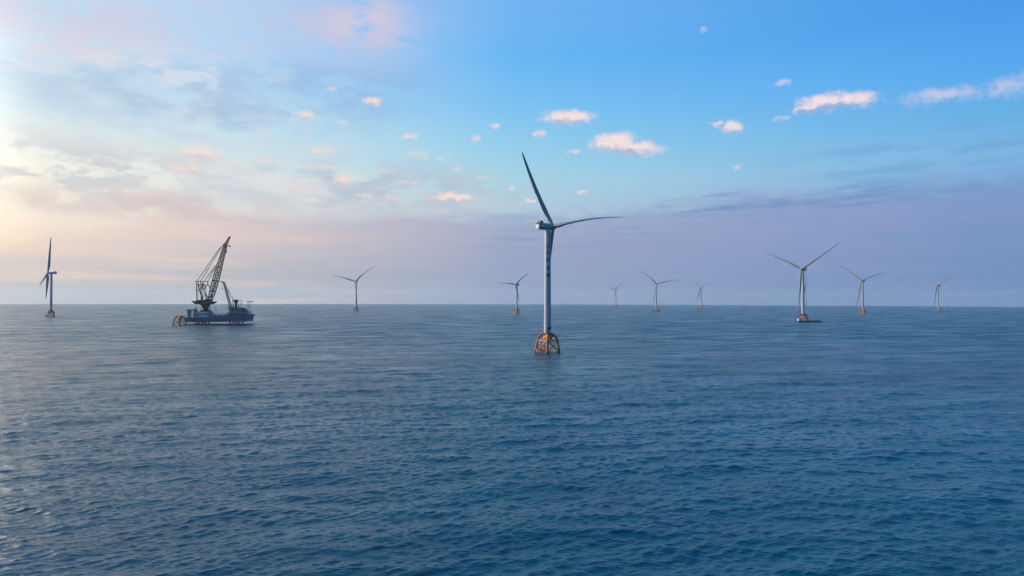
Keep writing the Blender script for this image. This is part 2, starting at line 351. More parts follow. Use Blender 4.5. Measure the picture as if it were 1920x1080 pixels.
# ------------------------------------------------------------------ sea
def sea():
    k = 6.5e-6; rr = [0, 15, 35, 60, 85]; r = 100.
    while r < 2500: rr.append(r); r += max(.13, k * r * r)
    while r < 13800: rr.append(r); r *= 1.025
    rr = np.array(rr)
    th = np.radians(np.concatenate([np.linspace(-180, -62, 24, endpoint=False), np.linspace(-62, -44, 40, endpoint=False), np.linspace(-44, 44, 1500), np.linspace(62, 180, 24, endpoint=False)[0:24]]))
    nr, nt_ = len(rr), len(th)
    Rg, Tg = np.meshgrid(rr, th, indexing='ij')
    X = Rg * np.sin(Tg); Y = Rg * np.cos(Tg); Z = -(Rg ** 2) / 2 / EARTH_R
    dr = np.gradient(rr)[:, None]
    rng = np.random.default_rng(5)
    x = X.ravel(); y = Y.ravel(); z = np.zeros_like(x); ox = np.zeros_like(x); oy = np.zeros_like(x)
    drf = np.repeat(dr, nt_, axis=1).ravel()
    thf = Tg.ravel(); lat = np.where(np.abs(thf) < math.radians(44), 0., 30.)
    sp = np.maximum(drf, lat)
    nw = 135
    lam = np.concatenate([np.exp(np.linspace(math.log(.6), math.log(20), 110)), np.exp(np.linspace(math.log(21), math.log(60), 25))])
    order = np.argsort(x * 0)  # identity
    for i in range(nw):
        l = lam[i] * rng.uniform(.95, 1.05); kk = 2 * math.pi / l
        spread = .42
        a = math.radians(100) + rng.normal() * spread
        slope = .029 if l < 2 else (.031 if l < 5 else (.020 if l < 10 else (.017 if l < 21 else .010)))
        amp = slope / kk * rng.uniform(.5, 1.5)
        ph = rng.uniform(0, 2 * math.pi)
        kx, ky = kk * math.cos(a), kk * math.sin(a)
        idx = np.nonzero(sp < l / 2.2)[0]
        if len(idx) == 0: continue
        att = np.clip((l / 2.2 - sp[idx]) / (l / 2.2 - l / 4.5), 0, 1)
        p = kx * x[idx] + ky * y[idx] + ph
        z[idx] += att * amp * np.cos(p)
        sn = np.sin(p) * att * amp * .9
        ox[idx] -= sn * math.cos(a); oy[idx] -= sn * math.sin(a)
    near = np.clip((x ** 2 + y ** 2) / 60 ** 2, 0, 1)
    V = np.stack([x + ox * near, y + oy * near, Z.ravel() + z * near], -1)
    # centre vertex ring 0 collapses: replace by one vertex
    c0 = np.array([[0, 0, 0.]])
    V = np.concatenate([V[nt_:], c0]); ci = len(V) - 1
    nrr = nr - 1
    i = np.arange(nrr - 1)[:, None]; j = np.arange(nt_)[None, :]; j2 = (j + 1) % nt_
    q = np.stack([i * nt_ + j, (i + 1) * nt_ + j, (i + 1) * nt_ + j2, i * nt_ + j2], -1).reshape(-1, 4)[:, ::-1]
    tri = np.stack([np.full(nt_, ci), np.arange(nt_), (np.arange(nt_) + 1) % nt_], -1)[:, ::-1]
    me = bpy.data.meshes.new('sea')
    me.vertices.add(len(V)); me.vertices.foreach_set('co', V.astype(np.float32).ravel())
    nl = q.size + tri.size
    me.loops.add(nl); me.loops.foreach_set('vertex_index', np.concatenate([q.ravel(), tri.ravel()]).astype(np.int32))
    npoly = len(q) + len(tri)
    me.polygons.add(npoly)
    ls = np.concatenate([np.arange(len(q)) * 4, q.size + np.arange(len(tri)) * 3]).astype(np.int32)
    me.polygons.foreach_set('loop_start', ls)
    me.polygons.foreach_set('use_smooth', np.ones(npoly, dtype=bool))
    me.update(calc_edges=True); me.validate()
    o = bpy.data.objects.new('sea', me); col.objects.link(o)
    o['kind'] = 'structure'
    m = bpy.data.materials.new('sea_water'); m.use_nodes = True; q_ = G(m.node_tree); b = m.node_tree.nodes['Principled BSDF']
    geo = m.node_tree.nodes.new('ShaderNodeNewGeometry').outputs['Position']
    rotm = m.node_tree.nodes.new('ShaderNodeVectorRotate'); rotm.rotation_type = 'Z_AXIS'
    q_.put(rotm.inputs['Vector'], geo); rotm.inputs['Angle'].default_value = math.radians(-10)
    Pw = q_.vm('MULTIPLY', rotm.outputs[0], (1, 1, 0))
    dist = q_.vm('LENGTH', Pw)
    def ridge(v, k=1.0):   # sharp-crested: 1-|2n-1|
        return q_.m('POWER', q_.m('SUBTRACT', 1.0, q_.m('ABSOLUTE', q_.m('MULTIPLY_ADD', v, 2.0 * k, -1.0 * k))), 1.4)
    A = q_.noise(q_.vm('MULTIPLY', Pw, (1.1, 3.2, 1)), 1.0, 5, .62, .4)            # ripples ~.6 m
    B = ridge(q_.noise(q_.vm('MULTIPLY', Pw, (.24, .75, 1)), 1.0, 4, .55, .5), 1.6)        # chop ~3 m
    C = q_.noise(q_.vm('MULTIPLY', Pw, (.03, .05, 1)), 1.0, 4, .6, .3)            # ~25 m
    Dp = q_.noise(q_.vm('MULTIPLY', Pw, (.0035, .009, 1)), 1.0, 4, .6, .6)         # wind patches
    E2 = q_.noise(q_.vm('MULTIPLY', Pw, (.012, .035, 1)), 1.0, 3, .55, .4)
    hA = q_.m('MULTIPLY', A, .06)
    hB = q_.m('MULTIPLY', B, q_.mr(dist, 120, 600, .08, .32))
    hC = q_.m('MULTIPLY', C, q_.mr(dist, 200, 1200, .3, 8.0))
    hh = q_.m('MULTIPLY', q_.m('ADD', hA, q_.m('ADD', hB, hC)), q_.m('MULTIPLY', q_.mr(Dp, .35, .65, .6, 1.3), q_.mr(E2, .35, .65, .75, 1.2)))
    bp = m.node_tree.nodes.new('ShaderNodeBump'); bp.inputs['Strength'].default_value = 1.0; bp.inputs['Distance'].default_value = 1.0
    q_.put(bp.inputs['Height'], hh)
    q_.put(b.inputs['Normal'], bp.outputs[0])
    q_.put(b.inputs['Base Color'], q_.mix(q_.mr(C, .3, .7), (.001, .064, .106), (.002, .080, .126)))
    rg = q_.m('ADD', q_.mr(dist, 150, 1200, .06, .24), q_.m('MULTIPLY', q_.m('SUBTRACT', E2, .42), q_.mr(dist, 200, 900, .1, .9)), clamp=True)
    q_.put(b.inputs['Roughness'], rg); b.inputs['IOR'].default_value = 1.333
    me.materials.append(m)
    return o
sea()

# ------------------------------------------------------------------ jacket foundation parts
def jacket(root, orange=ORANGE, legm=BROWN, rot=math.radians(45 - 4), tower=True, landing=True):
    """four-legged steel jacket standing in the sea; parts are children of root"""
    def corner(k, rad, z): t = rot + k * math.pi / 2 + math.pi / 4; return Vector((rad * math.cos(t), rad * math.sin(t), z))
    zt, rtop, rbot, zb = 11.3, 8.7, 11.2, -5.
    def rad(z): return rtop + (rbot - rtop) * (zt - z) / (zt - zb)
    for k in range(4):
        m = MB(); m.tube(corner(k, rad(zb), zb), corner(k, rtop, zt), .95, .95, 14)
        m.lathe([(1.05, -.5), (1.05, .5)], 14, corner(k, rad(zt - .6), zt - .6))
        m.lathe([(1.05, -.5), (1.05, .5)], 14, corner(k, rad(1.2), 1.2))
        lg = m.build('leg', legm, root, True)
        m = MB(); m.tube(corner(k, rad(zb + .1), zb + .1), corner(k, rad(1.3), 1.3), 1.0, 1.0, 14); m.build('marine_growth', DARK, lg, True)
    for k in range(4):
        m = MB()
        m.tube(corner(k, rad(zt - .5), zt - .5), corner(k + 1, rad(.8), .8), .55, .55, 10)
        m.tube(corner(k + 1, rad(zt - .5), zt - .5), corner(k, rad(.8), .8), .55, .55, 10)
        m.tube(corner(k, rad(zt - .7), zt - .7), corner(k + 1, rad(zt - .7), zt - .7), .62, .62, 10)
        m.tube(corner(k, rad(.9), .9), corner(k + 1, rad(.9), .9), .4, .4, 10)
        m.build('cross_brace', PINK, root, True)
    vd = Vector((-root.location.x, -root.location.y, 0)).normalized()
    FRONT = [k for k in range(4) if abs(corner(k, 1, 0).dot(vd)) > .8]
    for k in range(4):
        m = MB()
        c = [corner(k, r_, z_) for r_, z_ in ((8.7, zt - .6), (8.2, 12.6), (6.6, 14.2), (4.8, 15.2), (2.9, 15.7))]
        for i in range(4): m.tube(c[i], c[i + 1], .95 + .12 * i, 1.07 + .12 * i, 12)
        m.build('knee_girder', orange if k in FRONT else legm, root, True)  # one paint throughout; the side pair's dark look is put into its colour
    m = MB(); m.lathe([(2.4, 10.9), (3.9, 11.1), (4.4, 12.0), (4.3, 13.6), (3.8, 15.2), (3.4, 16.0)], 32)
    tp = m.build('transition_piece', orange, root, True)
    m = MB(); m.lathe([(5.1, 0), (5.1, .25)], 32, (0, 0, 15.9))
    pts = [(5.0 * math.cos(2 * math.pi * i / 16), 5.0 * math.sin(2 * math.pi * i / 16), 16.15) for i in range(17)]
    m.rail(pts, 1.1, .045, 2.2); m.build('railing', DARK, tp)
    if landing:
        m = MB(); t = rot - 3 * math.pi / 4 + math.pi / 4 - math.radians(8)
        f1 = Vector((-7.2, -8.6, 0))
        for s_ in (-1.6, 1.6):
            m.tube(f1 + Vector((s_, 0, -3)), f1 + Vector((s_, .6, 6.8)), .28, .28, 10)
            m.tube(f1 + Vector((s_, .5, 4)), f1 + Vector((s_ + 1.5, 5.4, 4.5)), .2, .2, 8)
            m.tube(f1 + Vector((s_, .3, 1.2)), f1 + Vector((s_ + 1.5, 4.6, 1.5)), .2, .2, 8)
        for i in range(12): m.tube(f1 + Vector((-.5, .1, i * .6 - .4)), f1 + Vector((.5, .1, i * .6 - .4)), .05, .05, 5)
        for z_ in (-.3, 6.6): m.tube(f1 + Vector((-1.6, .4, z_)), f1 + Vector((1.6, .4, z_)), .22, .22, 8)
        m.build('boat_landing', RED, root, True)
        m = MB(); m.box(-8.6, -3.4, -7.6, -3.8, 2.4, 2.65); m.rail([(-8.6, -7.6, 2.65), (-3.4, -7.6, 2.65), (-3.4, -3.8, 2.65)], 1.1, .05)
        m.box(-7.6, -5.2, -6.6, -4.6, 2.66, 4.1)
        m.build('access_platform', ORANGE, root)
        m = MB()
        for i in range(5):
            t = i * 2 * math.pi / 5 + .4
            m.tube((2.2 * math.cos(t), 2.2 * math.sin(t), 11.2), (4.2 * math.cos(t), 4.2 * math.sin(t), -4), .2, .2, 8)
        m.build('cable_tube', PALE, root, True)

# ------------------------------------------------------------------ blades
def chord(s_): return float(np.interp(s_, [0, .03, .10, .2, .35, .5, .7, .85, .95, 1], [3.4, 3.4, 4.6, 5.8, 5.0, 4.1, 3.1, 2.3, 1.7, .5]))
def thick(s_): return float(np.interp(s_, [0, .03, .10, .2, .35, .5, .7, .85, 1], [1., 1., .70, .48, .40, .36, .34, .34, .3]))
AF = []
for i in range(20):
    t = 2 * math.pi * i / 20
    AF.append((math.cos(t), math.sin(t)))

def blade_mesh(a, p, u, phi, Lb, bend, sag, ax, detail):
    tkm = 1.15 if detail else 2.1
    d = u * math.cos(phi) + p * math.sin(phi); t = -u * math.sin(phi) + p * math.cos(phi)
    g_ = Vector((0, 0, -1)); g_ = g_ - d * g_.dot(d)
    n = 40 if detail else 26
    m = MB(); cen = []
    for i in range(n + 1):
        s_ = i / n; q = s_ ** 2.2
        cen.append(d * (1.6 + (Lb - 1.6) * s_) + t * (bend * q) + g_ * (sag * q) + a * (ax * s_))
    rings = []
    for i in range(n + 1):
        s_ = i / n; c = chord(s_) * (1 if detail else 1.15); tk = min(1., thick(s_) * tkm) * c / 2
        tw = math.radians(14 * (1 - s_) ** 2)
        cd = a * math.cos(tw) + t * math.sin(tw); td = t * math.cos(tw) - a * math.sin(tw)
        if i == 0: tan = (cen[1] - cen[0])
        elif i == n: tan = cen[n] - cen[n - 1]
        else: tan = cen[i + 1] - cen[i - 1]
        tan.normalize(); td = (td - tan * td.dot(tan)).normalized()
        w = min(1, max(0, (s_ - .03) / .12))
        ring = []
        for (cx_, sy_) in AF:
            # round root morphs into an airfoil: leading edge forward (+a), thin trailing edge (-a)
            xx = cx_ * .5; yy = sy_ * .5
            xa = (cx_ * .5 - .12); shp = (1 + cx_) / 2
            ya = sy_ * (.25 + .75 * shp ** .8)
            X_ = (xx * (1 - w) + xa * w) * c
            Y_ = (yy * c) * (1 - w) + ya * tk * w
            ring.append(cen[i] + cd * X_ + td * Y_)
        rings.append(ring)
    k = len(AF); vs = sum(rings, []); fs = []
    for i in range(n):
        for j in range(k): fs.append((i * k + j, i * k + (j + 1) % k, (i + 1) * k + (j + 1) % k, (i + 1) * k + j))
    fs += [tuple(range(k))[::-1], tuple(n * k + j for j in range(k))]
    m.add(vs, fs)
    ser = None
    if detail:
        ser = MB(); pitch_ = .9; s0 = .42
        nn = int((.97 - s0) * Lb / pitch_)
        def te(s_):
            i = min(n - 1, int(s_ * n)); f = s_ * n - i
            return rings[i][k // 2].lerp(rings[i + 1][k // 2], f)
        for j in range(nn):
            sa = s0 + j * pitch_ / Lb; sb = sa + pitch_ / Lb
            A_, B_ = te(sa), te(sb); mid = (A_ + B_) / 2 - a * (.85 if sa < .85 else .6)
            o_ = t * .03
            ser.add([A_ + a * .15 + o_, B_ + a * .15 + o_, mid + o_, A_ + a * .15 - o_, B_ + a * .15 - o_, mid - o_],
                    [(0, 1, 2), (5, 4, 3), (0, 3, 4, 1), (1, 4, 5, 2), (2, 5, 3, 0)])
    return m, ser

# ------------------------------------------------------------------ glyph strokes on the tower (painted characters, read from afar)
GLY = [  # strokes (x0,y0,x1,y1) in a unit cell, five characters top to bottom
    [(.5, 1, .5, 0), (.5, .62, .85, .62), (.5, .55, .5, .05), (0, .05, 1, .05), (.2, .3, .2, .05)],
    [(.25, 1, .25, 0), (.25, .6, .65, .45), (.0, .5, .25, .5), (.6, .2, .8, .05)],
    [(.08, .95, .92, .95), (.08, .95, .08, .05), (.92, .95, .92, .05), (.08, .05, .92, .05), (.28, .7, .72, .7), (.28, .48, .72, .48), (.5, .7, .5, .25), (.28, .25, .72, .25)],
    [(0, .5, 1, .5), (.5, 1, .5, .5), (.2, .8, .5, .95), (.15, .3, .85, .3), (.5, .5, .2, 0), (.5, .5, .85, 0), (.3, .12, .7, .12)],
    [(.05, .95, .95, .95), (.15, .95, .15, 0), (.38, .9, .38, .1), (.62, .9, .62, .1), (.88, .95, .88, 0), (.1, .5, .95, .5), (.1, .05, .95, .05), (.2, .72, .85, .72)],
]
def tower_letters(parent, R_at, zs, size, ang0):
    for gl_, z in zip(GLY, zs):
        m = MB()
        for (x0, y0, x1, y1) in gl_:
            n = 5; w = .46
            prev = None
            dxy = Vector((x1 - x0, y1 - y0)); Ls = dxy.length * size; dxy.normalize(); nx, ny = -dxy.y, dxy.x
            P_ = []
            for i in range(n + 1):
                f = i / n; cx = (x0 + (x1 - x0) * f - .5) * size; cy = (y0 + (y1 - y0) * f - .5) * size
                for s_ in (-1, 1):
                    X_ = cx + nx * w / 2 * s_; Zz = z + cy + ny * w / 2 * s_
                    for off in (.012, -.05):
                        R_ = R_at(Zz) + off; an = ang0 + X_ / R_
                        P_.append((R_ * math.cos(an), R_ * math.sin(an), Zz))
            fs = []
            for i in range(n):
                b0 = i * 4; fs += [(b0, b0 + 2, b0 + 6, b0 + 4), (b0 + 1, b0 + 5, b0 + 7, b0 + 3), (b0, b0 + 4, b0 + 5, b0 + 1), (b0 + 2, b0 + 3, b0 + 7, b0 + 6)]
            fs += [(0, 1, 3, 2), (n * 4, n * 4 + 2, n * 4 + 3, n * 4 + 1)]
            m.add(P_, fs)
        m.build('painted_character', INK, parent)

# ------------------------------------------------------------------ turbine
GROUP = 'offshore wind turbines standing in the sea'
def turbine(label, B, h, prm, detail=False, legm=BROWN, orange=ORANGE, jk=True):
    yaw, phi, Lb, b0, b1, b2, sag, ax = prm
    root = thing('wind_turbine', label, 'wind turbine', B, 0, GROUP)
    jacket(root, orange, legm, landing=detail or B[1] < 1800)
    # tower
    z0, zt = 16.15, h - 2.4
    def R_at(z): return 3.1 + (2.55 - 3.1) * min(1, max(0, (z - z0) / (zt - z0)))
    m = MB(); prof = []
    ns = 22
    for i in range(ns + 1):
        z = z0 + (zt - z0) * i / ns; prof.append((R_at(z), z))
        if i in (5, 11, 16): prof += [(R_at(z) + .06, z + .02), (R_at(z) + .06, z + .3), (R_at(z), z + .32)]
    m.lathe(prof, 40); tw = m.build('tower', WHITE, root, True)
    m = MB(); m.lathe([(3.75, 0), (3.75, .5)], 32, (0, 0, z0)); m.build('base_flange', DARK, tw, True)
    if detail:
        tower_letters(tw, R_at, [z0 * 0 + (661 - y_) / 2.145 for y_ in (461, 474, 488, 502.5, 516.5)], 3.5, math.radians(-84))
        m = MB(); n = 14; vs = []
        for i in range(n + 1):
            an = math.radians(-92 + 82 * i / n)
            for R_, z in ((3.16, 19.9), (3.16, 22.6), (3.0, 19.9), (3.0, 22.6)): vs.append((R_ * math.cos(an), R_ * math.sin(an), z))
        fs = [(0, 2, 3, 1), (4 * n, 4 * n + 1, 4 * n + 3, 4 * n + 2)]
        for i in range(n):
            b_ = 4 * i; fs += [(b_, b_ + 4, b_ + 5, b_ + 1), (b_ + 2, b_ + 3, b_ + 7, b_ + 6), (b_ + 1, b_ + 5, b_ + 7, b_ + 3), (b_, b_ + 2, b_ + 6, b_ + 4)]
        m.add(vs, fs); m.build('name_band', NAVY, tw)
        m = MB(); m.box(-.5, .5, -3.22, -2.8, z0 + .4, z0 + 2.9); d_ = m.build('door', DARK, tw)
    # nacelle frame: x forward along the rotor axis
    tilt = math.radians(5)
    a_h = Vector((math.cos(yaw), math.sin(yaw), 0))
    m = MB(); m.box(-11.2, 3.2 if detail else 4.7, -2.7, 2.7, -2.35, 1.9, .55)
    m.box(-10.9, 2.8, -2.45, 2.45, -2.75, -2.36)
    m.lathe([(2.7, -3.1), (2.7, -2.3)], 28)
    nac = m.build('nacelle', WHITE, root, False); nac.location = (0, 0, h); nac.rotation_euler = (0, 0, yaw)
    m = MB(); m.box(-6.4, 2.4, -2.2, 2.2, 1.92, 2.65, .3); m.build('roof_hatch', WHITE, nac)
    m = MB(); m.box(-9.2, -6.6, -2.3, 2.3, 2.5, 4.6)
    for y_ in (-1.9, 1.9): m.tube((-8.9, y_, 1.85), (-8.9, y_, 2.6), .15); m.tube((-7.0, y_, 1.85), (-7.0, y_, 2.6), .15)
    m.tube((-6.2, 0, 2.5), (-6.2, 0, 5.2), .07, .05, 6); m.build('cooler', DARK, nac)
    m = MB(); m.box(-12.6, -9.5, -2.5, 2.5, 1.95, 2.15)
    m.rail([(-9.5, -2.5, 2.15), (-12.6, -2.5, 2.15), (-12.6, 2.5, 2.15), (-9.5, 2.5, 2.15)], 1.2, .07, 1.2); m.build('hoist_platform', WHITE, nac)
    m = MB(); m.box(-11.0, 3.0, -2.716, -2.70, -1.9, -1.2); m.build('side_stripe', NAVY, nac)
    # rotor
    a = Vector((math.cos(yaw) * math.cos(tilt), math.sin(yaw) * math.cos(tilt), math.sin(tilt)))
    p = Vector((-math.sin(yaw), math.cos(yaw), 0)); u = a.cross(p)
    if u.z < 0: u = -u
    ovh = 5.7 if detail else 7.5
    hubc = Vector((0, 0, h)) + a_h * ovh
    m = MB(); pr = [(2.3, -2.9), (2.55, -2.0), (2.6, 0), (2.45, 1.2), (1.9, 2.3), (1.0, 3.0), (.2, 3.3)]
    m.lathe(pr, 28); hb = m.build('rotor_hub', WHITE, root, True)
    hb.rotation_mode = 'QUATERNION'; hb.rotation_quaternion = a.to_track_quat('Z', 'Y'); hb.location = hubc
    for k, bd in enumerate((b0, b1, b2)):
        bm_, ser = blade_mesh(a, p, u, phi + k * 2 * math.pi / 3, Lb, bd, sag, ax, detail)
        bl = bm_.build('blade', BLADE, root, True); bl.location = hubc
        if ser: ser.build('edge_serration', DARK, bl)
    return root

T = [
 ('tallest, nearest wind turbine with dark writing down its tower and an orange jacket base', (31.1, 596.6, -0.1), 110.0, (0.58, 0.618, 87.5, -7.0, 11.0, -5.774, 2.687, 5.2), dict(detail=True)),
 ('leftmost wind turbine seen almost edge-on, one blade pointing straight up', (-1152.1, 1706.7, -1.4), 110.0, (3.645, 1.894, 95.636, 1.172, 0.907, -4.158, 1.562, 4.903), {}),
 ('distant wind turbine standing alone between the crane vessel and the nearest turbine', (-614.2, 2689.9, -2.4), 116.0, (2.325, 3.349, 105.746, 0.084, -7.0, 4.989, 6.0, 9.0), {}),
 ('small turbine close beside the left of the big tower, stubby dark brown base', (15.4, 2203.7, -1.5), 94.0, (-2.103, 0.749, 62.0, 7.0, -3.66, -4.894, 6.0, 2.0), {}),
 ('smallest, most distant wind turbine, first to the right of the big tower', (772.0, 5071.7, -8.4), 126.0, (2.114, -0.91, 89.457, 2.186, 7.0, 5.466, 6.0, 9.0), {}),
 ('distant wind turbine with a low work boat lying across its base', (622.8, 2946.0, -2.9), 116.0, (1.121, 0.801, 93.144, 1.848, 5.389, -4.335, 6.0, 6.221), {}),
 ('faint far wind turbine, its third blade slanting down left of the tower', (1112.5, 4017.0, -5.5), 118.0, (-2.696, 1.255, 91.098, -6.023, 7.0, -5.051, 2.606, 2.0), {}),
 ('second largest wind turbine, red jacket base with a long dark barge moored at it', (636.0, 1492.0, -0.8), 114.0, (-2.469, 1.04, 99.5, -6.923, 1.568, -4.667, 4.531, 3.752), dict(orange=RED, legm=RED)),
 ('wind turbine just right of the one with the long barge, no boat', (1227.5, 2388.5, -2.3), 117.0, (3.749, 1.191, 103.643, 2.154, 2.385, -0.635, 6.0, 2.0), {}),
 ('rightmost wind turbine, blades in a Y, small barge at its base', (1996.8, 3200.0, -4.5), 118.0, (3.395, 1.107, 95.868, -2.784, -2.446, 0.768, 0.0, 2.0), {}),
]
TR = [turbine(l, b, h, p, **kw) for (l, b, h, p, kw) in T]

# service lift and hoist lines on the turbine with the barge
m = MB(); r7 = TR[7]
for i, z in enumerate((64, 70, 76)):
    m.box(3.3, 6.4, -1.8, .6, z, z + .3); m.rail([(3.3, -1.8, z + .3), (6.4, -1.8, z + .3), (6.4, .6, z + .3)], 1.2, .09, 1.2); m.box(3.6, 5.6, -1.2, .3, z + .31, z + 2.0)
m.tube((3.2, -.6, 62), (3.2, -.6, 80), .2)
m.tube((5.6, -.4, 62), (2.9, -.4, 58), .15)
m.build('service_platform', PALE, r7)
m = MB(); m.tube((6.9, -.5, 30), (6.9, -.5, 110), .16, .16, 6); m.tube((7.4, -.5, 30), (7.4, -.5, 110), .10, .10, 6)
m.tube((2.2, -.5, 110.2), (7.6, -.5, 110.2), .2, .2, 6)
m.build('hoist_line', DARK, r7)

# ------------------------------------------------------------------ spare jacket beside the crane vessel
jp = base_at(337, 610.3)
jr = thing('jacket_foundation', 'rusty orange jacket foundation without a tower, beside the stern of the crane vessel', 'foundation', jp)
jacket(jr, ORANGE, BROWN, rot=math.radians(41 + 27), landing=False)

# ------------------------------------------------------------------ crane vessel
vp = base_at(415, 608.6); VS = F / vp.y     # px per metre at that distance
vr = thing('crane_vessel', 'navy blue crane vessel with one tall and one small lattice crane, hull raised on columns', 'crane vessel', vp, 0)
def X(px): return (px - 415) / VS
def Zv(py): return (608.6 - py) / VS
def p3(px, py, y=0.): return Vector((X(px), y, Zv(py)))
# pontoons, columns
for y_ in (-17, 9):
    m = MB(); poly = [(X(354), -3), (X(349), -.6), (X(352), 1.2), (X(468), 1.5), (X(474), .4), (X(471), -3)]
    m.prism(poly, y_, y_ + 9); m.build('pontoon', HULLB, vr)
for y_ in (-12.5, 13.5):
    for px in (373.5, 379, 386, 437, 443, 450):
        m = MB(); m.lathe([(1.35, 0), (1.35, Zv(602.8) - 1.3)], 16, (X(px), y_, 1.25)); m.build('column', DECKB, vr, True)
    m = MB(); m.tube((X(373.5), y_ - .5, 1.8), (X(379), y_ - .5, 5), .35); m.tube((X(379), y_ - .5, 1.8), (X(386), y_ - .5, 5), .35)
    m.tube((X(443), y_ - .5, 1.8), (X(437), y_ - .5, 5), .35); m.tube((X(450), y_ - .5, 4.8), (X(443), y_ - .5, 2), .35); m.build('column_brace', HULLB, vr)
# hull
m = MB()
poly = [(X(356), Zv(603)), (X(355.5), Zv(600.5)), (X(358), Zv(594.6)), (X(400), Zv(594.4)), (X(408), Zv(592.6)), (X(432), Zv(592.3)), (X(438), Zv(587.5)), (X(446), Zv(585.8)), (X(464), Zv(587)), (X(472.5), Zv(589.2)), (X(469), Zv(592.8)), (X(467.8), Zv(602)), (X(440), Zv(602.6)), (X(400), Zv(603.2))]
m.prism(poly, -18, 18); hull = m.build('hull', HULL, vr)
m = MB(); m.prism([(X(357.2), Zv(603.05)), (X(357), Zv(602.0)), (X(467.5), Zv(601.3)), (X(467.9), Zv(601.95)), (X(400), Zv(603.15))], -18.1, -18.001); m.build('boot_stripe', HULLB, hull)
m = MB(); m.rail([(X(358), -17.8, Zv(594.6)), (X(400), -17.8, Zv(594.4))], 1.2, .12, 2.5); m.rail([(X(408), -17.8, Zv(592.6)), (X(432), -17.8, Zv(592.3))], 1.2, .12, 2.5)
m.rail([(X(446), -17.8, Zv(585.8)), (X(464), -17.8, Zv(587)), (X(472), -17.8, Zv(589))], 1.2, .12, 2.5); m.build('railing', PALE, hull)
m = MB(); m.box(X(467), X(474.5), -16, -12, Zv(596.5), Zv(595)); m.tube(p3(469, 594, -14), p3(473, 596, -14), .5); m.build('anchor_rack', DARK, hull)
m = MB(); m.tube(p3(466, 588, -10), p3(477, 584.5, -10), .35); m.tube(p3(470, 588.5, -10), p3(477, 584.5, -10), .2)
m.build('anchor_davit', DARK, hull)
# stern towers
for y_ in (-14, 8):
    m = MB(); m.box(X(358.2), X(361), y_, y_ + 3, Zv(601), Zv(582)); m.box(X(362.2), X(364.8), y_, y_ + 3, Zv(601), Zv(582)); m.box(X(361), X(362.2), y_ + .4, y_ + 2.6, Zv(592), Zv(590.8)); m.box(X(361), X(362.2), y_ + .4, y_ + 2.6, Zv(587), Zv(586.2))
    st = m.build('stern_column', DECKB, vr)
    m = MB(); m.box(X(356.8), X(366.2), y_ - 1, y_ + 4.2, Zv(582), Zv(580.4)); m.build('column_cap', DARK, st)
# gangway to the jacket
m = MB(); m.truss(p3(357, 594.8, -10), p3(338, 594.2, -10), 2.4, 2.0, 1.2, 1.0, 12, .16, .1); m.box(X(338), X(357.5), -10.9, -9.1, Zv(595.6), Zv(595.3)); m.build('gangway', DARK, vr)
# house under main crane
m = MB(); m.box(X(372), X(399), -11, 11, Zv(594.35), Zv(588.2)); m.box(X(375), X(396), -9, 9, Zv(588.2), Zv(583.6)); m.box(X(396.2), X(404), -8, 6, Zv(594), Zv(590))
hs = m.build('crane_house', DECKB, vr)
m = MB(); m.box(X(377), X(393), -9.2, -9.0, Zv(587.2), Zv(584.6)); m.box(X(380), X(392), -11.2, -11.0, Zv(593.4), Zv(590.8)); m.build('white_panel', PALE, hs)
m = MB()
for px in (371, 374.2, 398.4, 400.6):
    for y_ in (-11.5, 11.5): m.tube(p3(px, 594.3, y_), p3(px, 575, y_), .32)
for k in range(7): m.tube(p3(371, 592 - 2.4 * k, -11.5), p3(374.2, 592 - 2.4 * k, -11.5), .16); m.tube(p3(371, 592 - 2.4 * k, -11.5), p3(374.2, 589.6 - 2.4 * k, -11.5), .13)
m.tube(p3(392, 575.2, -11.5), p3(400.6, 575.2, -11.5), .35); m.tube(p3(371, 584, -11.5), p3(378, 584, -11.5), .25)
m.build('access_tower', DARK, vr)
# main crane
m = MB()
c0 = (X(385.5), 0, 0)
m.lathe([(9.2, Zv(583.6)), (9.4, Zv(581.6)), (5.4, Zv(581.4)), (5.2, Zv(577)), (7.2, Zv(573)), (8.8, Zv(571.2)), (11.5, Zv(570.5)), (12, Zv(567.8))], 32, c0)
mc = m.build('main_crane', CRANE, vr, True)
m = MB(); m.prism([(X(365.2), Zv(566)), (X(372), Zv(570.6)), (X(396), Zv(570.4)), (X(402), Zv(566.2)), (X(402), Zv(565.2)), (X(365.2), Zv(565))], -12, 12)
m.box(X(374), X(382), -9, 9, Zv(565), Zv(562.6)); m.box(X(388), X(396), -10, -4, Zv(565.2), Zv(561)); m.rail([(X(365.5), -11.8, Zv(565)), (X(401.5), -11.8, Zv(565.2))], 1.2, .13, 2.2)
m.build('slewing_deck', CRANE, mc)
m = MB()
for y_ in (-8.5, 8.5):
    m.tube(p3(373, 565, y_), p3(371.8, 527.6, y_), .75, .6); m.tube(p3(375.4, 565, y_), p3(374.6, 529, y_), .42)
    for k in range(7): m.tube(p3(373, 563 - 5 * k, y_), p3(375.3, 560.5 - 5 * k, y_), .2)
    m.tube(p3(374.5, 531, y_), p3(383.5, 563.5, y_), .75); m.tube(p3(381, 541, y_), p3(385.4, 529, y_), .5)
    m.tube(p3(377, 546, y_), p3(381, 536, y_), .4); m.path([p3(385.4, 532, y_), p3(388.6, 538, y_), p3(390, 544, y_), p3(389.6, 547, y_)], .6)
    m.tube(p3(378, 538, y_), p3(376, 531, y_), .4); m.path([p3(380.5, 548, y_), p3(384.2, 555, y_), p3(385, 564, y_)], .75)
    m.tube(p3(369, 527.6, y_), p3(386.5, 528.6, y_), .65); m.tube(p3(375, 534.4, y_), p3(387, 534.6, y_), .6)
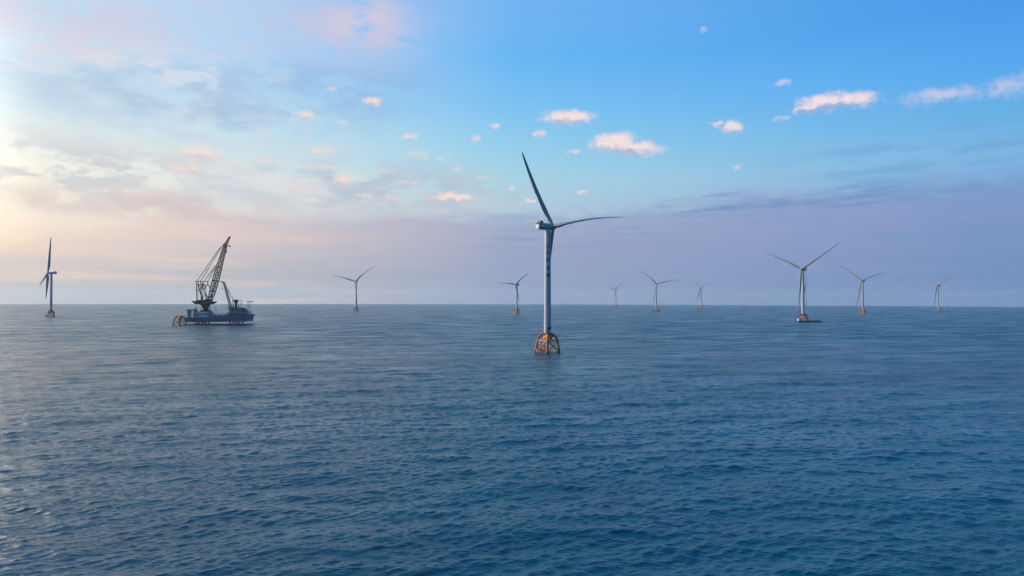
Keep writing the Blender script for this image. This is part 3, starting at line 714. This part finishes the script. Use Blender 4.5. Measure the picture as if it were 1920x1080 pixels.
for (px, py) in ((371.8, 527.6), (385.5, 528.6), (375, 534.4), (387, 534.6), (373, 545), (381, 541), (384, 555)): m.tube(p3(px, py, -8.5), p3(px, py, 8.5), .5)
m.build('a_frame', CRANE, mc)
foot, head = p3(394.2, 562.5), p3(421.6, 459)
bl_ = (head - foot).length
m = MB(); m.truss(foot, head, lambda t: 13 - 8.5 * t, 0, lambda t: float(np.interp(t, [0, .1, .25, .55, .8, 1], [1.6, 5.0, 7.2, 7.4, 5.2, 3.4])), 0, 20, .68, .38)
bm = m.build('boom', CRANE, mc)
m = MB()
d = (head - foot).normalized(); hd = Vector((d.z, 0, -d.x))
for t, w, th_ in ((.16, 9.5, 1.0), (.34, 8.0, 1.3), (.355, 11.0, .5), (.59, 5.5, 1.6), (.975, 6.5, 1.4)):
    c = foot.lerp(head, t); m.tube(c - hd * w / 2, c + hd * w / 2, th_ * .55); m.box(c.x - w / 2.4, c.x + w / 2.4, -5, 5, c.z - th_ / 3, c.z + th_ / 3)
m.box(foot.x - 3.2, foot.x + 3.4, -6, 6, foot.z + 4.2, foot.z + 6.4)
m.box(foot.x - 1.6, foot.x + 1.6, -7, 7, foot.z - 2.4, foot.z + 1.4)
m.build('catwalk', CRANE, bm)
tip = p3(429.6, 444.2)
m = MB(); m.truss(head, tip, 4.5, 2.2, 3.6, 1.8, 7, .4, .22); m.tube(tip, tip + Vector((1.8, 0, .3)), .8); m.tube(tip + Vector((.6, -2, 0)), tip + Vector((.6, 2, 0)), .9)
m.tube(tip, p3(427.5, 460), .16); m.tube(p3(419, 457, 0), p3(431, 462, 0), .6); m.box(X(429), X(431.4), -1, 1, Zv(463), Zv(461)); m.tube(p3(411, 465, 0), p3(424, 465.5, 0), .3)
m.build('fly_jib', CRANE, bm)
m = MB(); m.box(X(421.8), X(424.4), -1.3, 1.3, Zv(473.4), Zv(469.6)); m.tube(p3(423.2, 470, 0), p3(423.4, 461, 0), .16); m.tube(p3(423, 473, 0), p3(423, 475, 0), .35); m.build('hook_block', CRANE, mc)
for (a1, b1_) in (((371.8, 527.6), (412.5, 464)), ((384.8, 528.4), (404, 498))):
    m = MB()
    for y_ in (-5, -3.6, 3.6, 5): m.tube(p3(*a1, y_ * 1.5), p3(*b1_, y_ * .5), .2)
    for y_ in (-5, 5): m.tube(p3(a1[0] + 1.3, a1[1], y_ * 1.5), p3(b1_[0] + 1, b1_[1], y_ * .5), .2)
    m.build('pendant_cable', CRANE, mc)
m = MB(); m.tube(p3(404, 498), p3(414, 478), .2); m.tube(p3(412.5, 464, 0), p3(419, 457, 0), .45)
for y_ in (-2.4, -.8, .8, 2.4): m.tube(p3(425, 463, y_), p3(399, 558, y_ * 1.6), .09, .09, 5)
m.build('hoist_rope', CRANE, mc)
# deckhouse and fore superstructure
m = MB(); m.box(X(432), X(437.6), -12, 12, Zv(592.2), Zv(585.5)); m.box(X(439), X(462), -15, 13, Zv(586.2), Zv(583.6)); m.box(X(442), X(460), -13, 11, Zv(583.6), Zv(580.6)); m.box(X(444), X(456.5), -11, 9, Zv(580.6), Zv(577.8))
dh = m.build('deckhouse', HULL, vr)
m = MB()
for (x0_, x1_, y_, z_) in ((438.5, 465.5, -15.6, 583.2), (441, 461.5, -13.6, 580.2), (430, 458.5, -11.6, 577.2)): m.box(X(x0_), X(x1_), y_, -y_, Zv(z_ + .35), Zv(z_ - .35)); m.rail([(X(x0_), y_, Zv(z_ - .35)), (X(x1_), y_, Zv(z_ - .35))], 1.1, .12, 2.2)
m.build('deck_edge', DARK, dh)
m = MB(); m.box(X(440), X(461), -15.1, -15.0, Zv(585.2), Zv(584.4)); m.box(X(443), X(459), -13.1, -13.0, Zv(582.4), Zv(581.5)); m.box(X(445), X(455.5), -11.1, -11.0, Zv(579.8), Zv(578.6)); m.build('window_band', DECKB, dh)
# helideck on lattice posts at the bow
m = MB(); m.lathe([(5.2, 0), (6.6, .5), (6.6, 1.1)], 10, (X(470.5), -4, Zv(565.8))); hd_ = m.build('helideck', DARK, vr)
m = MB()
for y_ in (-7, -1):
    m.tube(p3(464.8, 587, y_), p3(467.8, 566, y_), .35); m.tube(p3(470, 588, y_), p3(472.4, 566, y_), .22); m.tube(p3(465.5, 580, y_), p3(472, 570, y_), .16); m.tube(p3(470.5, 581, y_), p3(467.2, 571, y_), .16)
m.build('support_post', PALE, hd_)
# mast cluster
m = MB()
m.box(X(438.6), X(447), -5, 3, Zv(563.2), Zv(561.8)); m.box(X(437.6), X(449.4), -5.5, 3.5, Zv(566.6), Zv(565.8)); m.box(X(440), X(445.8), -4, 2, Zv(565.8), Zv(563.2)); m.tube(p3(443, 578, -1), p3(443, 566.5, -1), 1.7, 2.4)
for y_ in (-4, 2): m.tube(p3(439.8, 577, y_), p3(440.8, 566, y_), .3); m.tube(p3(446.8, 577, y_), p3(445.8, 566, y_), .3); m.tube(p3(440, 577, y_), p3(446, 566, y_), .22)
m.tube(p3(443, 562, -1), p3(443, 557.5, -1), .15)
m.build('signal_mast', CRANE, vr)
m = MB(); m.box(X(450.2), X(455.4), -3, 1, Zv(563.2), Zv(562.4)); m.tube(p3(453.8, 578, -1), p3(453.8, 562.4, -1), .28); m.tube(p3(447, 575.5, -1), p3(453.4, 567, -1), .45); m.tube(p3(450, 575, -1), p3(453.4, 571, -1), .3); m.build('lamp_mast', PALE, vr)
# auxiliary crane
m = MB(); m.lathe([(3.6, Zv(592)), (3.3, Zv(584)), (3.8, Zv(583.6)), (4.2, Zv(579)), (3.0, Zv(575))], 20, (X(436.8), -6, 0)); m.box(X(429), X(444), -9.5, -2.5, Zv(578), Zv(576.8)); m.box(X(433), X(441.5), -9, -3, Zv(584), Zv(579.6))
ac = m.build('auxiliary_crane', GREEN, vr)
af, ah = p3(435.4, 576.5, -6), p3(422.6, 530.6, -6)
m = MB(); m.truss(af, ah, 3.6, 2.4, 3.4, 2.6, 16, .36, .2)
bm2 = m.build('boom', CRANE, ac)
m = MB(); m.truss(ah, p3(415.8, 527.6, -6), 2.2, 1.0, 2.0, .8, 4, .3, .18); m.tube(p3(421, 529, -6), p3(425, 532.5, -6), .9); m.build('fly_jib', CRANE, bm2)
m = MB()
for y_ in (-7.4, -4.6): m.tube(p3(424.6, 537, y_), p3(438.8, 559.5, y_), .22); m.tube(p3(425.6, 537, y_), p3(434, 549, y_), .2); m.tube(p3(438.8, 559.5, y_), p3(440, 576, y_), .3)
m.build('stay_cable', CRANE, ac)
m = MB(); m.tube(p3(419.6, 529.5, -6), p3(419.6, 540, -6), .1); m.box(X(419), X(420.2), -6.6, -5.4, Zv(542.6), Zv(540)); m.build('hook_block', CRANE, ac)
m = MB(); m.tube(p3(406, 527, -4), p3(416, 527.4, -6), .14); m.build('tie_rope', CRANE, ac)
# deck cargo
random.seed(4)
m1, m2 = MB(), MB()
for i in range(34):
    px = random.uniform(404, 431); y_ = random.uniform(-15, 10); hgt = random.uniform(.6, 2.6) * (1 + (px - 404) / 22); w_ = random.uniform(.8, 2.6)
    zb_ = Zv(592.8) if px > 409 else Zv(594.0)
    (m1 if i % 2 else m2).box(X(px), X(px) + w_ * 1.2, y_, y_ + w_, zb_, zb_ + hgt)
for i in range(7):
    px = 405 + i * 3.8; m2.tube(p3(px, 592.8, -16), p3(px + random.uniform(1, 4), 589 - i * .8, -15), .22)
m1.build('pale_deck_cargo', PALE, vr); m2.build('dark_deck_gear', CRANE, vr)

# ------------------------------------------------------------------ barges and boats
def barge(px0, px1, py, label, rz=0., hgt=2.6, house=.12):
    p = base_at((px0 + px1) / 2, py); s_ = F / p.y; Lh = (px1 - px0) / s_
    r = thing('work_barge', label, 'barge', p, rz, 'work barges beside turbine bases')
    m = MB(); x0, x1 = -Lh / 2, Lh / 2; w = Lh * .13
    m.prism([(x0 + 1.5, -1.5), (x0, .6), (x0, hgt), (x1 - .5, hgt), (x1, hgt + .3), (x1 - .3, .8), (x1 - 2.5, -1.5)], -w, w); h_ = m.build('hull', HULLB, r)
    m = MB(); m.rail([(x0 + .3, -w + .2, hgt), (x1 - 1, -w + .2, hgt)], 1.0, .08, 2.5); m.build('railing', DARK, h_)
    xc = x0 + Lh * house
    m = MB(); m.box(xc, xc + Lh * .13, -w * .6, w * .6, hgt, hgt + 2.6); m.box(xc + .6, xc + Lh * .13 - .6, -w * .45, w * .45, hgt + 2.6, hgt + 4.8, .2)
    dk = m.build('wheelhouse', PALE, r)
    m = MB(); m.box(xc + .9, xc + Lh * .13 - .9, -w * .45 - .03, -w * .45 + .02, hgt + 3.2, hgt + 4.2); m.build('window', GLASS, dk)
    m = MB(); m.tube((xc + Lh * .06, 0, hgt + 4.8), (xc + Lh * .06, 0, hgt + 8.5), .12); m.tube((x0 + Lh * .5, 0, hgt), (x0 + Lh * .5, 0, hgt + 3), .4); m.tube((x0 + Lh * .5, 0, hgt + 3), (x0 + Lh * .36, 0, hgt + 3.8), .2); m.build('mast', DARK, r)
    m = MB()
    for i in range(5): m.box(x0 + Lh * (.55 + .08 * i), x0 + Lh * (.59 + .08 * i), -w * .6, w * .3, hgt, hgt + [.8, 1.3, .6, 1.1, .7][i])
    m.build('deck_cargo', DARK, r)
    return r
barge(1494.5, 1538.5, 604.0, 'long low dark barge moored across the red base of the second largest turbine', house=.03)
barge(1762, 1777.5, 583.6, 'small dark barge lying to the right of the rightmost turbine', house=.7, hgt=1.8)
barge(1222.8, 1238, 583.6, 'small dark work boat at the foot of the second turbine right of the big tower', house=.45, hgt=1.8)

# ------------------------------------------------------------------ haze
HAZE = 3.2e-5
if HAZE:
    m = MB(); m.box(-14200, 14200, -14200, 14200, -135, 215); hz = m.build('haze', bpy.data.materials.new('haze_air')); hz['kind'] = 'stuff'
    hm = hz.data.materials[0]; hm.use_nodes = True; hn = hm.node_tree; hn.nodes.clear()
    pv = hn.nodes.new('ShaderNodeVolumePrincipled'); pv.inputs['Density'].default_value = HAZE
    pv.inputs['Color'].default_value = (.74, .86, 1.0, 1); pv.inputs['Anisotropy'].default_value = .25
    oo = hn.nodes.new('ShaderNodeOutputMaterial'); hn.links.new(pv.outputs[0], oo.inputs['Volume'])
